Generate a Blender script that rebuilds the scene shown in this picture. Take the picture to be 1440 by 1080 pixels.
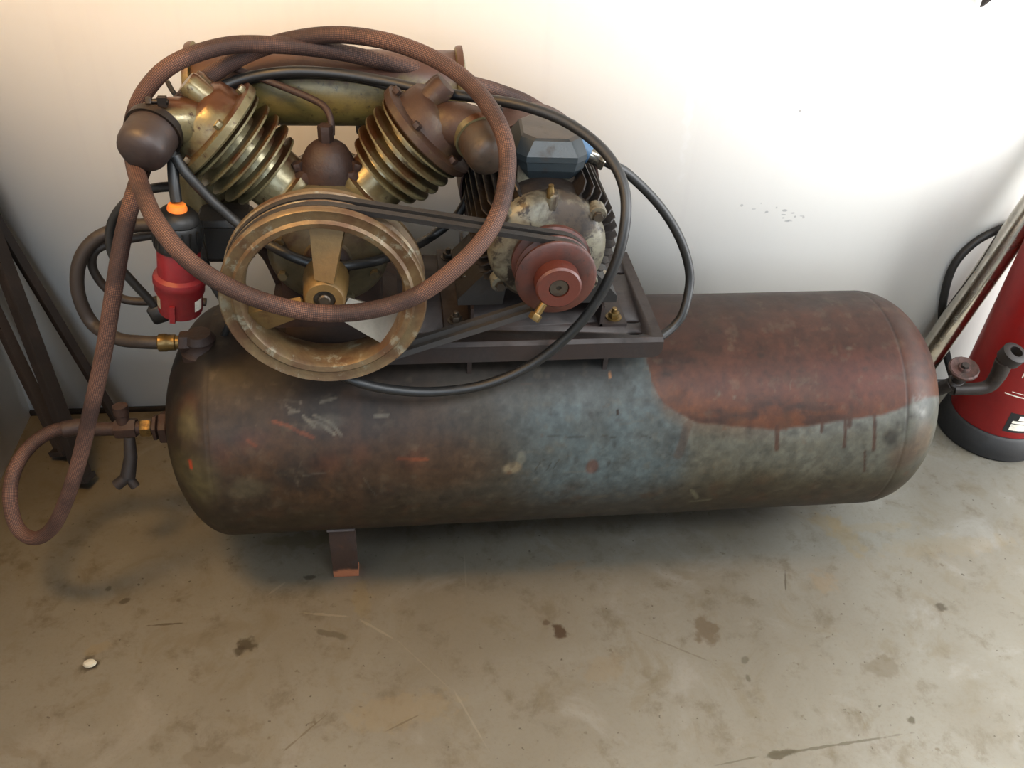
import bpy, math, random
import numpy as np
from mathutils import Vector, Matrix

for o in list(bpy.data.objects):
    bpy.data.objects.remove(o, do_unlink=True)
scn = bpy.context.scene
col = scn.collection
rnd = random.Random(7)

# ------------------------------------------------------------------ camera
FOC = 1245.0
CAM = Vector((0.0, -1.331, 1.446))
yaw, pit, rol = (math.radians(a) for a in (9.2, 38.4, 3.9))
FW = Vector((math.sin(yaw)*math.cos(pit), math.cos(yaw)*math.cos(pit), -math.sin(pit)))
_r = Vector((math.cos(yaw), -math.sin(yaw), 0)); _u = _r.cross(FW)
RT = _r*math.cos(rol)+_u*math.sin(rol); UP = _u*math.cos(rol)-_r*math.sin(rol)
cd = bpy.data.cameras.new('camera'); cam = bpy.data.objects.new('camera', cd); col.objects.link(cam)
m = Matrix((RT, UP, -FW)).transposed().to_4x4(); m.translation = CAM
cam.matrix_world = m
cd.sensor_width = 36; cd.lens = 36*FOC/1440; cd.clip_start = .05
scn.camera = cam

# ------------------------------------------------------------------ light
scn.view_settings.view_transform = 'Standard'
scn.view_settings.look = 'None'
scn.view_settings.exposure = 0.0
scn.view_settings.gamma = 1.0
scn.view_settings.use_curve_mapping = False
w = bpy.data.worlds.new('world'); scn.world = w; w.use_nodes = True
bg = w.node_tree.nodes['Background']; bg.inputs[0].default_value = (.74, .85, 1.0, 1); bg.inputs[1].default_value = .50

def area(name, loc, target, size, power, color, sy=None):
    d = bpy.data.lights.new(name, 'AREA'); d.energy = power; d.color = color
    d.shape = 'RECTANGLE'; d.size = size; d.size_y = sy or size
    o = bpy.data.objects.new(name, d); col.objects.link(o)
    o.location = loc
    o.rotation_euler = (Vector(target)-Vector(loc)).to_track_quat('-Z', 'Y').to_euler()
    return o
area('door_daylight', (2.75, -.8, 1.2), (0.9, .3, .5), 1.3, 125, (.97, .985, 1.0), 2.0)
area('ceiling_panel', (1.0, -1.7, 2.66), (.7, -.6, 0), 1.2, 120, (.92, .965, 1.0), .9)
area('ceiling_lamp', (-.68, -.55, 2.0), (-.62, .4, .5), .4, 23, (1.0, .55, .17), .3)
area('cool_fill_light', (-.35, -3.0, 1.9), (-.7, .2, .2), 1.2, 38, (.70, .84, 1.0), 1.0)  # unseen cool fill added behind the camera to brighten the left corner and floor

# ------------------------------------------------------------------ pixel -> place (with a real depth given)
def ray(x, y): return (x-720)/FOC*RT-(y-540)/FOC*UP+FW
def at(x, y, Y):
    d = ray(x, y); return CAM+d*((Y-CAM.y)/d.y)
def atz(x, y, Z):
    d = ray(x, y); return CAM+d*((Z-CAM.z)/d.z)

# ------------------------------------------------------------------ materials
def srgb(c):
    return tuple((v/255/12.92) if v/255 <= .04045 else ((v/255+.055)/1.055)**2.4 for v in c)+(1.0,)

def new_mat(name):
    mt = bpy.data.materials.new(name); mt.use_nodes = True
    nt = mt.node_tree; b = nt.nodes['Principled BSDF']
    return mt, nt, b
def node(nt, t, **k):
    n = nt.nodes.new(t)
    for a, v in k.items(): setattr(n, a, v)
    return n
def noise(nt, vec, scale, detail=5, rough=.6, dist=0):
    n = node(nt, 'ShaderNodeTexNoise'); n.inputs['Scale'].default_value = scale
    n.inputs['Detail'].default_value = detail; n.inputs['Roughness'].default_value = rough
    n.inputs['Distortion'].default_value = dist
    nt.links.new(vec, n.inputs['Vector']); return n.outputs['Fac']
def ramp(nt, fac, a, b):
    r = node(nt, 'ShaderNodeMapRange'); r.inputs[1].default_value = a; r.inputs[2].default_value = b
    r.interpolation_type = 'SMOOTHSTEP'
    nt.links.new(fac, r.inputs[0]); return r.outputs[0]
def mix(nt, fac, a, b, mode='MIX'):
    n = node(nt, 'ShaderNodeMix', data_type='RGBA', blend_type=mode)
    for s, v in ((n.inputs['Factor'], fac), (n.inputs['A'], a), (n.inputs['B'], b)):
        if hasattr(v, 'links'): nt.links.new(v, s)
        else: s.default_value = v
    return n.outputs['Result']
def mth(nt, op, a, b=None, clamp=False):
    n = node(nt, 'ShaderNodeMath', operation=op, use_clamp=clamp)
    for i, v in enumerate((a, b)):
        if v is None: continue
        if hasattr(v, 'links'): nt.links.new(v, n.inputs[i])
        else: n.inputs[i].default_value = v
    return n.outputs[0]

BASE_DIM = .165      # default factor that darkens the base colours of the materials
def worn(name, c1, c2, c3=None, scale=18, cover=.5, soft=.08, rough=.6, metal=0.0, bump=.15, vary=.35, top=None, spec=.5, c3cover=.62, dim=None):
    """paint or bare metal c1 with patches of c2 and flecks of c3; top = a settled layer on upward faces"""
    mt, nt, b = new_mat(name)
    gk = BASE_DIM if dim is None else dim
    tc = node(nt, 'ShaderNodeTexCoord').outputs['Object']
    n1 = noise(nt, tc, scale, 7, .65, .4)
    f = ramp(nt, n1, 1-cover-soft, 1-cover+soft)
    c = mix(nt, f, srgb(c1), srgb(c2))
    if c3:
        f3 = ramp(nt, noise(nt, tc, scale*2.7, 6, .7, .3), c3cover-.04, c3cover+.05)
        c = mix(nt, f3, c, srgb(c3))
    if top:
        g = node(nt, 'ShaderNodeNewGeometry'); sp = node(nt, 'ShaderNodeSeparateXYZ')
        nt.links.new(g.outputs['Normal'], sp.inputs[0])
        zz = mth(nt, 'ADD', sp.outputs[2], mth(nt, 'MULTIPLY', mth(nt, 'SUBTRACT', n1, .5), .7))
        c = mix(nt, ramp(nt, zz, top[1]-.12, top[1]+.12), c, srgb(top[0]))
    n2 = noise(nt, tc, scale*7, 4, .7)
    v = mth(nt, 'ADD', mth(nt, 'MULTIPLY', n2, 2*vary*gk), (1-vary)*gk)
    cc = node(nt, 'ShaderNodeMix', data_type='RGBA', blend_type='MULTIPLY'); cc.inputs['Factor'].default_value = 1
    nt.links.new(c, cc.inputs['A'])
    cb = node(nt, 'ShaderNodeCombineColor')
    for i in range(3): nt.links.new(v, cb.inputs[i])
    nt.links.new(cb.outputs[0], cc.inputs['B'])
    nt.links.new(cc.outputs['Result'], b.inputs['Base Color'])
    b.inputs['Metallic'].default_value = metal
    rr = mth(nt, 'ADD', mth(nt, 'MULTIPLY', f, .2), rough, True)
    nt.links.new(rr, b.inputs['Roughness'])
    b.inputs['Specular IOR Level'].default_value = spec
    bp = node(nt, 'ShaderNodeBump'); bp.inputs['Strength'].default_value = bump; bp.inputs['Distance'].default_value = .003
    nt.links.new(mth(nt, 'ADD', n1, n2), bp.inputs['Height']); nt.links.new(bp.outputs[0], b.inputs['Normal'])
    return mt

def plain(name, c, rough=.5, metal=0.0, spec=.5):
    return worn(name, c, tuple(int(v*.8) for v in c), None, 30, .4, .2, rough, metal, .05, .12, None, spec, dim=1.0)

M = {}
M['olive'] = worn('olive_gold_paint', (158, 146, 106), (112, 76, 44), (84, 52, 32), 16, .38, .12, .28, .45, .12, .3, ((118, 74, 46), .74), dim=.36)
M['olive_rust'] = worn('rusted_olive_casting', (112, 86, 54), (92, 58, 38), (140, 118, 76), 18, .55, .12, .42, .25, .2, .35, ((92, 58, 38), .8), .5, .66, dim=.3)
M['olive_dark'] = worn('dull_olive_paint', (126, 114, 84), (84, 58, 38), None, 18, .42, .12, .42, .2, .12, .3, dim=.32)
M['rusty'] = worn('rusty_cast_iron', (92, 54, 34), (116, 70, 42), (62, 38, 26), 22, .45, .1, .62, .1, .35, .4)
M['wheel'] = worn('worn_flywheel', (158, 134, 96), (118, 82, 50), (176, 166, 140), 13, .5, .14, .36, .35, .12, .3, None, .5, .6, dim=.36)
M['spoke'] = worn('flywheel_spoke_paint', (156, 122, 70), (112, 64, 34), None, 20, .36, .12, .45, .25, .12, .3, dim=.36)
M['spoke_lit'] = worn('lit_spoke_face', (206, 200, 186), (170, 150, 116), None, 26, .3, .1, .38, .5, .1, .2, dim=.36)  # paler base colour stands in for light on the up-turned spoke face
M['cooler'] = worn('cooler_olive_paint', (150, 130, 70), (118, 98, 50), (78, 62, 34), 26, .4, .12, .42, .1, .08, .25, ((108, 66, 46), .50), dim=.34)
M['plate'] = worn('dark_red_brown_primer', (88, 56, 42), (70, 46, 34), (108, 62, 42), 14, .45, .12, .6, .0, .12, .25, dim=.11)
M['steel'] = worn('dirty_steel', (110, 98, 84), (78, 56, 42), None, 30, .4, .1, .4, .6, .12, .3, dim=.36)
M['bright_steel'] = worn('bright_steel', (200, 192, 176), (150, 138, 118), None, 30, .3, .1, .22, .9, .05, .15, dim=.36)
M['brass'] = worn('dirty_brass', (158, 128, 74), (104, 76, 44), None, 60, .4, .1, .34, .7, .1, .3, dim=.36)
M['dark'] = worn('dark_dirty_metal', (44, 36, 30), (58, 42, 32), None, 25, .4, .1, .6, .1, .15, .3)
M['motor'] = worn('greasy_motor_body', (74, 62, 54), (60, 40, 32), (96, 84, 70), 20, .45, .12, .5, .2, .2, .3)
M['fan_cover'] = worn('red_brown_fan_cover', (124, 74, 60), (96, 54, 44), None, 14, .4, .12, .55, 0, .1, .25)
M['shield'] = worn('dirty_cream_paint', (190, 182, 154), (96, 76, 54), (62, 48, 36), 13, .5, .09, .42, .1, .12, .25, None, .5, .56, dim=.24)
M['tbox'] = worn('blue_grey_paint', (88, 104, 112), (96, 82, 70), (142, 92, 56), 22, .35, .1, .45, .1, .08, .25, ((120, 108, 98), .8), .5, .7)
M['blue'] = plain('blue_boss_paint', (70, 100, 128), .45)
M['pulley'] = worn('red_pulley_paint', (150, 74, 52), (114, 62, 46), (90, 52, 38), 24, .4, .12, .48, .05, .1, .25)
M['pulley_hub'] = worn('red_hub_paint', (164, 76, 54), (124, 76, 58), None, 28, .35, .12, .45, .05, .1, .2)
M['belt'] = worn('belt_rubber', (66, 58, 52), (84, 72, 62), None, 40, .4, .1, .65, 0, .2, .25)
M['cable'] = worn('black_cable_rubber', (50, 49, 48), (64, 62, 60), None, 40, .35, .1, .48, 0, .05, .15)
M['black'] = worn('black_plastic', (34, 33, 32), (48, 46, 44), None, 40, .35, .1, .5, 0, .05, .15)
M['rubber'] = worn('brown_rubber_hose', (78, 58, 42), (62, 44, 32), None, 30, .4, .1, .6, 0, .1, .25)
M['red'] = plain('red_plug_plastic', (104, 14, 20), .4)
M['orange'] = plain('orange_ring', (255, 134, 48), .5)
M['white_label'] = plain('white_label', (216, 210, 196), .6)
M['grey_label'] = plain('grey_label', (120, 112, 96), .6)
M['ext_red'] = worn('extinguisher_red_paint', (176, 26, 26), (150, 24, 26), (190, 90, 70), 16, .35, .2, .38, 0, .03, .12, None, .5, .74, dim=.36)
M['ext_black'] = worn('black_rubber_skirt', (44, 42, 42), (58, 54, 52), None, 16, .4, .1, .62, 0, .08, .2)
M['handwheel'] = worn('flaking_pink_handwheel', (150, 96, 84), (112, 84, 72), (186, 150, 134), 60, .45, .1, .6, .1, .4, .3)
M['greydark'] = worn('grey_brown_valve', (92, 78, 70), (66, 54, 48), None, 40, .4, .1, .5, .3, .2, .3)
M['chrome'] = plain('chrome_tube', (214, 208, 196), .16, 1.0)
M['bar_dark'] = worn('dark_brown_bar', (58, 42, 34), (74, 52, 40), None, 12, .4, .1, .65, 0, .15, .25)
M['bar_mid'] = worn('dusty_brown_bar', (86, 68, 56), (66, 50, 42), None, 12, .4, .1, .65, 0, .15, .25)
M['clamp'] = worn('dark_clamp', (70, 54, 42), (112, 80, 50), None, 40, .4, .1, .45, .5, .15, .3)
M['filter_dark'] = worn('dark_brown_filter_cap', (96, 72, 64), (84, 58, 46), (120, 80, 54), 14, .4, .15, .5, .1, .1, .2)
M['filter_tan'] = worn('rusty_tan_filter_cap', (116, 96, 78), (134, 92, 54), (84, 64, 50), 18, .45, .12, .5, .15, .15, .3)
M['leg'] = worn('brown_leg_paint', (98, 66, 50), (82, 54, 42), (150, 92, 62), 18, .4, .1, .6, 0, .12, .25)

def leg_wear():
    """rust-orange bare metal where the foot has scraped on the floor"""
    nt = M['leg'].node_tree; b = nt.nodes['Principled BSDF']; src = b.inputs['Base Color'].links[0].from_socket
    tc = node(nt, 'ShaderNodeTexCoord').outputs['Object']; sp = node(nt, 'ShaderNodeSeparateXYZ'); nt.links.new(tc, sp.inputs[0])
    h = mth(nt, 'ADD', sp.outputs[2], mth(nt, 'MULTIPLY', mth(nt, 'SUBTRACT', noise(nt, tc, 40, 4, .6), .5), .03))
    nt.links.new(mix(nt, mth(nt, 'SUBTRACT', 1.0, ramp(nt, h, .018, .032)), src, srgb((128, 78, 52))), b.inputs['Base Color'])
leg_wear()

def braid_material():
    mt, nt, b = new_mat('copper_braided_hose')
    uv = node(nt, 'ShaderNodeUVMap').outputs[0]
    sp = node(nt, 'ShaderNodeSeparateXYZ'); nt.links.new(uv, sp.inputs[0])
    u, v = sp.outputs[0], sp.outputs[1]
    k = 2*math.pi
    a = mth(nt, 'SINE', mth(nt, 'MULTIPLY', mth(nt, 'ADD', mth(nt, 'MULTIPLY', u, 14), mth(nt, 'MULTIPLY', v, 190)), k))
    c = mth(nt, 'SINE', mth(nt, 'MULTIPLY', mth(nt, 'SUBTRACT', mth(nt, 'MULTIPLY', u, 14), mth(nt, 'MULTIPLY', v, 190)), k))
    br = ramp(nt, mth(nt, 'MULTIPLY', a, c), -.15, .5)
    tc = node(nt, 'ShaderNodeTexCoord').outputs['Object']
    wear = ramp(nt, noise(nt, tc, 9, 5, .6, .3), .42, .62)
    base = mix(nt, wear, srgb((50, 33, 28)), srgb((38, 25, 21)))
    hi = mix(nt, wear, srgb((112, 80, 64)), srgb((62, 42, 35)))
    nt.links.new(mix(nt, mth(nt, 'MULTIPLY', br, .8), base, hi), b.inputs['Base Color'])
    b.inputs['Roughness'].default_value = .62; b.inputs['Metallic'].default_value = .1; b.inputs['Specular IOR Level'].default_value = .3
    bp = node(nt, 'ShaderNodeBump'); bp.inputs['Strength'].default_value = .5; bp.inputs['Distance'].default_value = .001
    nt.links.new(br, bp.inputs['Height']); nt.links.new(bp.outputs[0], b.inputs['Normal'])
    return mt
M['braid'] = braid_material()

def spots_chain(nt, c, vec, spots):
    """marks of given place, size and angle on a surface, with ragged edges"""
    wob = node(nt, 'ShaderNodeTexNoise'); wob.inputs['Scale'].default_value = 45; wob.inputs['Detail'].default_value = 4
    nt.links.new(vec, wob.inputs['Vector'])
    for (x, y, rx, ry, ang, colr, st) in spots:
        mp = node(nt, 'ShaderNodeMapping', vector_type='TEXTURE')
        mp.inputs['Location'].default_value = (x, y, 0); mp.inputs['Rotation'].default_value = (0, 0, ang)
        mp.inputs['Scale'].default_value = (rx, ry, 1)
        nt.links.new(vec, mp.inputs['Vector'])
        ln = node(nt, 'ShaderNodeVectorMath', operation='LENGTH')
        nt.links.new(mp.outputs[0], ln.inputs[0])
        d = mth(nt, 'ADD', ln.outputs['Value'], mth(nt, 'MULTIPLY', mth(nt, 'SUBTRACT', wob.outputs['Fac'], .5), 2.2))
        f = mth(nt, 'MULTIPLY', mth(nt, 'SUBTRACT', 1.0, ramp(nt, d, .55, 1.05)), st)
        c = mix(nt, f, c, srgb(colr))
    return c

def floor_spot(px, py, wpx, hpx, ang, colr, st):
    p = atz(px, py, 0); q = atz(px+1, py, 0); s = atz(px, py+1, 0)
    return (p.x, p.y, wpx*(q-p).length, hpx*(s-p).length, ang, colr, st)
def floor_line(p0, p1, wpx, colr, st):
    a = atz(*p0, 0); b = atz(*p1, 0); c = (a+b)/2; d = b-a
    return (c.x, c.y, d.length/2, wpx*.0013, math.atan2(d.y, d.x), colr, st)

def floor_material():
    mt, nt, b = new_mat('concrete_floor')
    g = node(nt, 'ShaderNodeNewGeometry').outputs['Position']
    n1 = noise(nt, g, 2.2, 6, .6, .3); n2 = noise(nt, g, 14, 6, .7, .2); n3 = noise(nt, g, 140, 4, .7)
    c = mix(nt, ramp(nt, n1, .35, .65), srgb((140, 138, 128)), srgb((129, 125, 113)))
    c = mix(nt, ramp(nt, n2, .5, .72), c, srgb((114, 107, 92)))
    c = mix(nt, ramp(nt, noise(nt, g, 5, 5, .6, 1.0), .55, .75), c, srgb((148, 146, 138)))
    c = mix(nt, mth(nt, 'MULTIPLY', ramp(nt, n3, .45, .8), .35), c, srgb((120, 110, 92)))
    c = mix(nt, mth(nt, 'MULTIPLY', ramp(nt, noise(nt, g, 32, 3, .6), .66, .74), .7), c, srgb((98, 88, 70)))
    c = mix(nt, mth(nt, 'MULTIPLY', ramp(nt, noise(nt, g, 75, 2, .5), .70, .76), .8), c, srgb((70, 62, 48)))
    c = mix(nt, mth(nt, 'MULTIPLY', ramp(nt, noise(nt, g, 9, 6, .7, .8), .52, .66), .5), c, srgb((122, 114, 95)))
    S = []
    f = floor_spot
    S += [f(128, 932, 17, 13, 0, (86, 74, 54), .75), f(138, 912, 20, 9, .4, (150, 138, 112), .5), f(345, 908, 17, 13, .6, (92, 80, 58), .85), f(338, 915, 14, 8, 0, (86, 74, 56), .7),
          f(787, 888, 14, 13, 0, (96, 74, 54), .9), f(769, 876, 6, 5, 0, (104, 82, 60), .7), f(993, 887, 20, 22, 0, (128, 112, 88), .75), f(1322, 852, 9, 7, 0, (92, 82, 64), .8),
          f(176, 846, 9, 4, .2, (98, 88, 68), .8), f(152, 828, 5, 5, 0, (104, 94, 74), .7), f(437, 811, 9, 5, 0, (84, 76, 58), .8), f(1282, 1012, 8, 6, 0, (96, 88, 68), .8),
          f(1095, 1061, 24, 6, .1, (102, 94, 74), .85), f(1240, 940, 28, 18, .2, (128, 116, 92), .5), f(1048, 928, 8, 5, .3, (104, 98, 82), .6), f(1052, 955, 4, 7, 0, (104, 98, 82), .7),
          f(1187, 752, 20, 34, .2, (150, 130, 88), .3), f(1160, 735, 22, 16, 0, (144, 124, 84), .35), f(1330, 768, 120, 14, 0, (150, 132, 98), .2), f(1230, 742, 70, 7, 0, (148, 128, 90), .22),
          f(508, 840, 16, 34, .1, (150, 136, 96), .3), f(850, 940, 40, 20, .3, (140, 128, 106), .4), f(1160, 820, 20, 18, 0, (150, 130, 102), .4), f(800, 795, 30, 7, .2, (146, 126, 100), .4),
          f(560, 1000, 90, 30, .1, (150, 136, 108), .35), f(300, 1065, 60, 18, 0, (134, 122, 98), .4), f(465, 892, 26, 5, -.3, (108, 98, 76), .6), f(430, 760, 60, 14, 0, (132, 122, 84), .5)]
    l = floor_line
    S += [l((205, 880), (262, 876), 1.8, (100, 88, 66), .8), l((1070, 1064), (1275, 1032), 2.4, (108, 100, 80), .7), l((1000, 1078), (1075, 1062), 1.6, (112, 104, 84), .6), l((418, 861), (500, 868), 2.2, (168, 162, 146), .5),
          l((500, 868), (560, 902), 2.2, (168, 162, 146), .45), l((635, 965), (690, 1060), 2.0, (164, 158, 142), .4), l((900, 890), (1010, 935), 1.5, (124, 114, 92), .5), l((375, 838), (405, 816), 2, (168, 162, 146), .4),
          l((652, 765), (656, 835), 1.8, (160, 154, 138), .35), l((1104, 802), (1105, 832), 1.6, (98, 88, 72), .7), l((400, 1055), (465, 1000), 1.6, (126, 112, 84), .6), l((540, 1030), (600, 1000), 1.6, (120, 106, 82), .6),
          l((560, 902), (640, 975), 1.2, (156, 150, 134), .3)]
    S = [q[:5]+((tuple(int(v*.8) for v in q[5]) if max(q[5]) < 135 else q[5]),)+q[6:] for q in S]
    c = spots_chain(nt, c, g, S)
    nt.links.new(c, b.inputs['Base Color'])
    nt.links.new(mth(nt, 'ADD', mth(nt, 'MULTIPLY', n2, .25), .5), b.inputs['Roughness'])
    bp = node(nt, 'ShaderNodeBump'); bp.inputs['Strength'].default_value = .12; bp.inputs['Distance'].default_value = .002
    nt.links.new(mth(nt, 'ADD', n2, n3), bp.inputs['Height']); nt.links.new(bp.outputs[0], b.inputs['Normal'])
    return mt

WALL_Y = .415; WALL_X = -.885
def wall_material(name, marks):
    mt, nt, b = new_mat(name)
    g = node(nt, 'ShaderNodeNewGeometry').outputs['Position']
    mp = node(nt, 'ShaderNodeMapping'); mp.inputs['Scale'].default_value = (22, 22, .7); nt.links.new(g, mp.inputs['Vector'])
    st = noise(nt, mp.outputs[0], 1, 4, .6)
    c = mix(nt, ramp(nt, st, .5, .8), srgb((238, 235, 228)), srgb((235, 231, 225)))
    c = mix(nt, mth(nt, 'MULTIPLY', ramp(nt, noise(nt, g, 3, 5, .6), .5, .75), .4), c, srgb((229, 223, 213)))
    if marks:
        sw = node(nt, 'ShaderNodeSeparateXYZ'); nt.links.new(g, sw.inputs[0])
        cx = node(nt, 'ShaderNodeCombineXYZ'); nt.links.new(sw.outputs[0], cx.inputs[0]); nt.links.new(sw.outputs[2], cx.inputs[1])
        S = []
        wr = random.Random(3)
        W = [(1125, 156, 2, 2, 0, (120, 120, 120), .7), (1172, 225, 16, 1.6, 0, (200, 200, 200), .4), (975, 110, 8, 150, .05, (244, 242, 238), .5)]
        for k in range(16):
            t = wr.random(); W.append((1040+100*t+wr.gauss(0, 4), 292+14*t+wr.gauss(0, 5), wr.uniform(1.5, 5), wr.uniform(1, 2.2), 0, (140, 140, 142), wr.uniform(.25, .55)))
        for (px, py, a, h, ang, cc, s) in W:
            p = at(px, py, WALL_Y); k = .00145
            S.append((p.x, p.z, a*k, h*k, ang, cc, s))
        c = spots_chain(nt, c, cx.outputs[0], S)
    nt.links.new(c, b.inputs['Base Color']); b.inputs['Roughness'].default_value = .6
    bp = node(nt, 'ShaderNodeBump'); bp.inputs['Strength'].default_value = .06; bp.inputs['Distance'].default_value = .002
    nt.links.new(noise(nt, g, 60, 4, .6), bp.inputs['Height']); nt.links.new(bp.outputs[0], b.inputs['Normal'])
    return mt

# ------------------------------------------------------------------ geometry helpers
def frame(o, z, x=None):
    z = Vector(z).normalized(); x = Vector(x) if x else (Vector((1, 0, 0)) if abs(z.x) < .9 else Vector((0, 1, 0)))
    x = (x-z*x.dot(z)).normalized(); y = z.cross(x)
    mm = Matrix((x, y, z)).transposed().to_4x4(); mm.translation = Vector(o); return mm

class MB:
    def __init__(s): s.v = []; s.f = []; s.uv = None
    def add(s, vs, fs, T=None):
        k = len(s.v)
        s.v += [tuple(T @ Vector(p)) if T else tuple(p) for p in vs]
        s.f += [tuple(i+k for i in f) for f in fs]; return s
    def lathe(s, prof, T, n=40, closed=False, a0=0, caps=True):
        vs = []; fs = []; m_ = len(prof)
        for (r, z) in prof:
            for j in range(n):
                a = a0+2*math.pi*j/n; vs.append((r*math.cos(a), r*math.sin(a), z))
        for i in range(m_ if closed else m_-1):
            i2 = (i+1) % m_
            for j in range(n):
                j2 = (j+1) % n; fs.append((i*n+j, i*n+j2, i2*n+j2, i2*n+j))
        if not closed and caps:
            if prof[0][0] > 1e-6: fs.append(tuple(reversed(range(n))))
            if prof[-1][0] > 1e-6: fs.append(tuple((m_-1)*n+j for j in range(n)))
        return s.add(vs, fs, T)
    def box(s, c, d, T=None, bev=0):
        x, y, z = (q/2 for q in d); c = Vector(c)
        if bev:
            b_ = min(bev, x*.9, y*.9)
            poly = [(-x+b_, -y), (x-b_, -y), (x, -y+b_), (x, y-b_), (x-b_, y), (-x+b_, y), (-x, y-b_), (-x, -y+b_)]
            return s.prism([(p[0]+c.x, p[1]+c.y) for p in poly], c.z-z, c.z+z, T, bev=min(b_, z*.9)*.6)
        vs = [c+Vector((sx*x, sy*y, sz*z)) for sz in (-1, 1) for sy in (-1, 1) for sx in (-1, 1)]
        return s.add(vs, [(0, 2, 3, 1), (4, 5, 7, 6), (0, 1, 5, 4), (2, 6, 7, 3), (0, 4, 6, 2), (1, 3, 7, 5)], T)
    def prism(s, poly, z0, z1, T=None, bev=0):
        n = len(poly)
        if bev:
            cx = sum(p[0] for p in poly)/n; cy = sum(p[1] for p in poly)/n
            R = max(math.hypot(p[0]-cx, p[1]-cy) for p in poly); k = 1-bev/R
            inn = [(cx+(p[0]-cx)*k, cy+(p[1]-cy)*k) for p in poly]
            L = [(inn, z0), (poly, z0+bev), (poly, z1-bev), (inn, z1)]
        else: L = [(poly, z0), (poly, z1)]
        vs = [(p[0], p[1], z) for pl, z in L for p in pl]
        fs = [tuple(reversed(range(n))), tuple((len(L)-1)*n+i for i in range(n))]
        for k in range(len(L)-1):
            for i in range(n):
                j = (i+1) % n; fs.append((k*n+i, k*n+j, (k+1)*n+j, (k+1)*n+i))
        return s.add(vs, fs, T)
    def tube(s, pts, r, n=12, uv=False, sec=None):
        pts = [Vector(p) for p in pts]; N = len(pts)
        t = [(pts[min(i+1, N-1)]-pts[max(i-1, 0)]).normalized() for i in range(N)]
        x = Vector((0, 0, 1)); x = (x-t[0]*x.dot(t[0]));
        if x.length < .1: x = Vector((1, 0, 0))-t[0]*t[0].x
        x.normalize(); L = 0; rows = []; k = len(s.v)
        if uv and s.uv is None: s.uv = []
        nn = n+1 if uv else n
        rr = r if callable(r) else (lambda q: r)
        for i in range(N):
            if i: x = (x-t[i]*x.dot(t[i])).normalized(); L += (pts[i]-pts[i-1]).length
            y = t[i].cross(x)
            for j in range(nn):
                a = 2*math.pi*j/n; s.v.append(tuple(pts[i]+(x*math.cos(a)+y*math.sin(a))*rr(i/(N-1))))
                if uv: s.uv.append((j/n, L))
        for i in range(N-1):
            for j in range(nn if not uv else n):
                j2 = (j+1) % nn
                s.f.append((k+i*nn+j, k+i*nn+j2, k+(i+1)*nn+j2, k+(i+1)*nn+j))
        s.f.append(tuple(k+j for j in reversed(range(n)))); s.f.append(tuple(k+(N-1)*nn+j for j in range(n)))
        return s
    def build(s, name, mt, parent=None, loc=None, angle=40):
        me = bpy.data.meshes.new(name)
        off = Vector((0, 0, 0)); q = parent
        while q is not None: off += q.location; q = q.parent
        if loc is not None: off = off+Vector(loc)
        me.from_pydata([tuple(Vector(p)-off) for p in s.v], [], s.f)
        if s.uv:
            ul = me.uv_layers.new(name='UVMap')
            for lp in me.loops:
                if lp.vertex_index < len(s.uv): ul.data[lp.index].uv = s.uv[lp.vertex_index]
        me.materials.append(mt); me.update()
        me.polygons.foreach_set('use_smooth', [True]*len(me.polygons))
        if angle: me.set_sharp_from_angle(angle=math.radians(angle))
        o = bpy.data.objects.new(name, me); col.objects.link(o); o.parent = parent
        if loc is not None: o.location = loc
        return o

def spline(pts, per=10):
    P = [Vector(p) for p in pts]; out = []
    for i in range(len(P)-1):
        a = P[max(i-1, 0)]; b = P[i]; c = P[i+1]; d = P[min(i+2, len(P)-1)]
        for k in range(per):
            t = k/per
            out.append(.5*((2*b)+(c-a)*t+(2*a-5*b+4*c-d)*t*t+(3*b-a-3*c+d)*t**3))
    out.append(P[-1]); return out
def path(tr, per=10): return spline([at(*q) for q in tr], per)

def thing(name, loc, label, cat, group=None):
    o = bpy.data.objects.new(name, None); col.objects.link(o); o.location = loc
    o.empty_display_size = .05
    o['label'] = label; o['category'] = cat
    if group: o['group'] = group
    return o
def tag(o, label, cat, group=None):
    o['label'] = label; o['category'] = cat
    if group: o['group'] = group
    return o
def lab(o, s): o['label'] = s; return o
def struct(o): o['kind'] = 'structure'; return o
def hexa(r, z0, z1, T, mb): return mb.lathe([(r*.92, z0), (r, z0+.15*(z1-z0)), (r, z1-.15*(z1-z0)), (r*.92, z1)], T, 6)
def cut(o, boxes):
    """slots sawn through a plate"""
    mb = MB()
    for b_ in boxes: mb.lathe([(b_[3], -1), (b_[3], 1)], Matrix.Translation(b_[:3]) @ Matrix.Diagonal((b_[4], 1, .02, 1)), 16)
    c = mb.build('cutter', M['dark'], None)
    c.location = -Vector(o.parent.location) if o.parent else (0, 0, 0)
    par = o.parent; o.parent = None
    md = o.modifiers.new('b', 'BOOLEAN'); md.operation = 'DIFFERENCE'; md.object = c; md.solver = 'EXACT'
    dg = bpy.context.evaluated_depsgraph_get(); me = bpy.data.meshes.new_from_object(o.evaluated_get(dg))
    o.modifiers.clear(); o.data = me; o.parent = par
    bpy.data.objects.remove(c, do_unlink=True)

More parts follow.
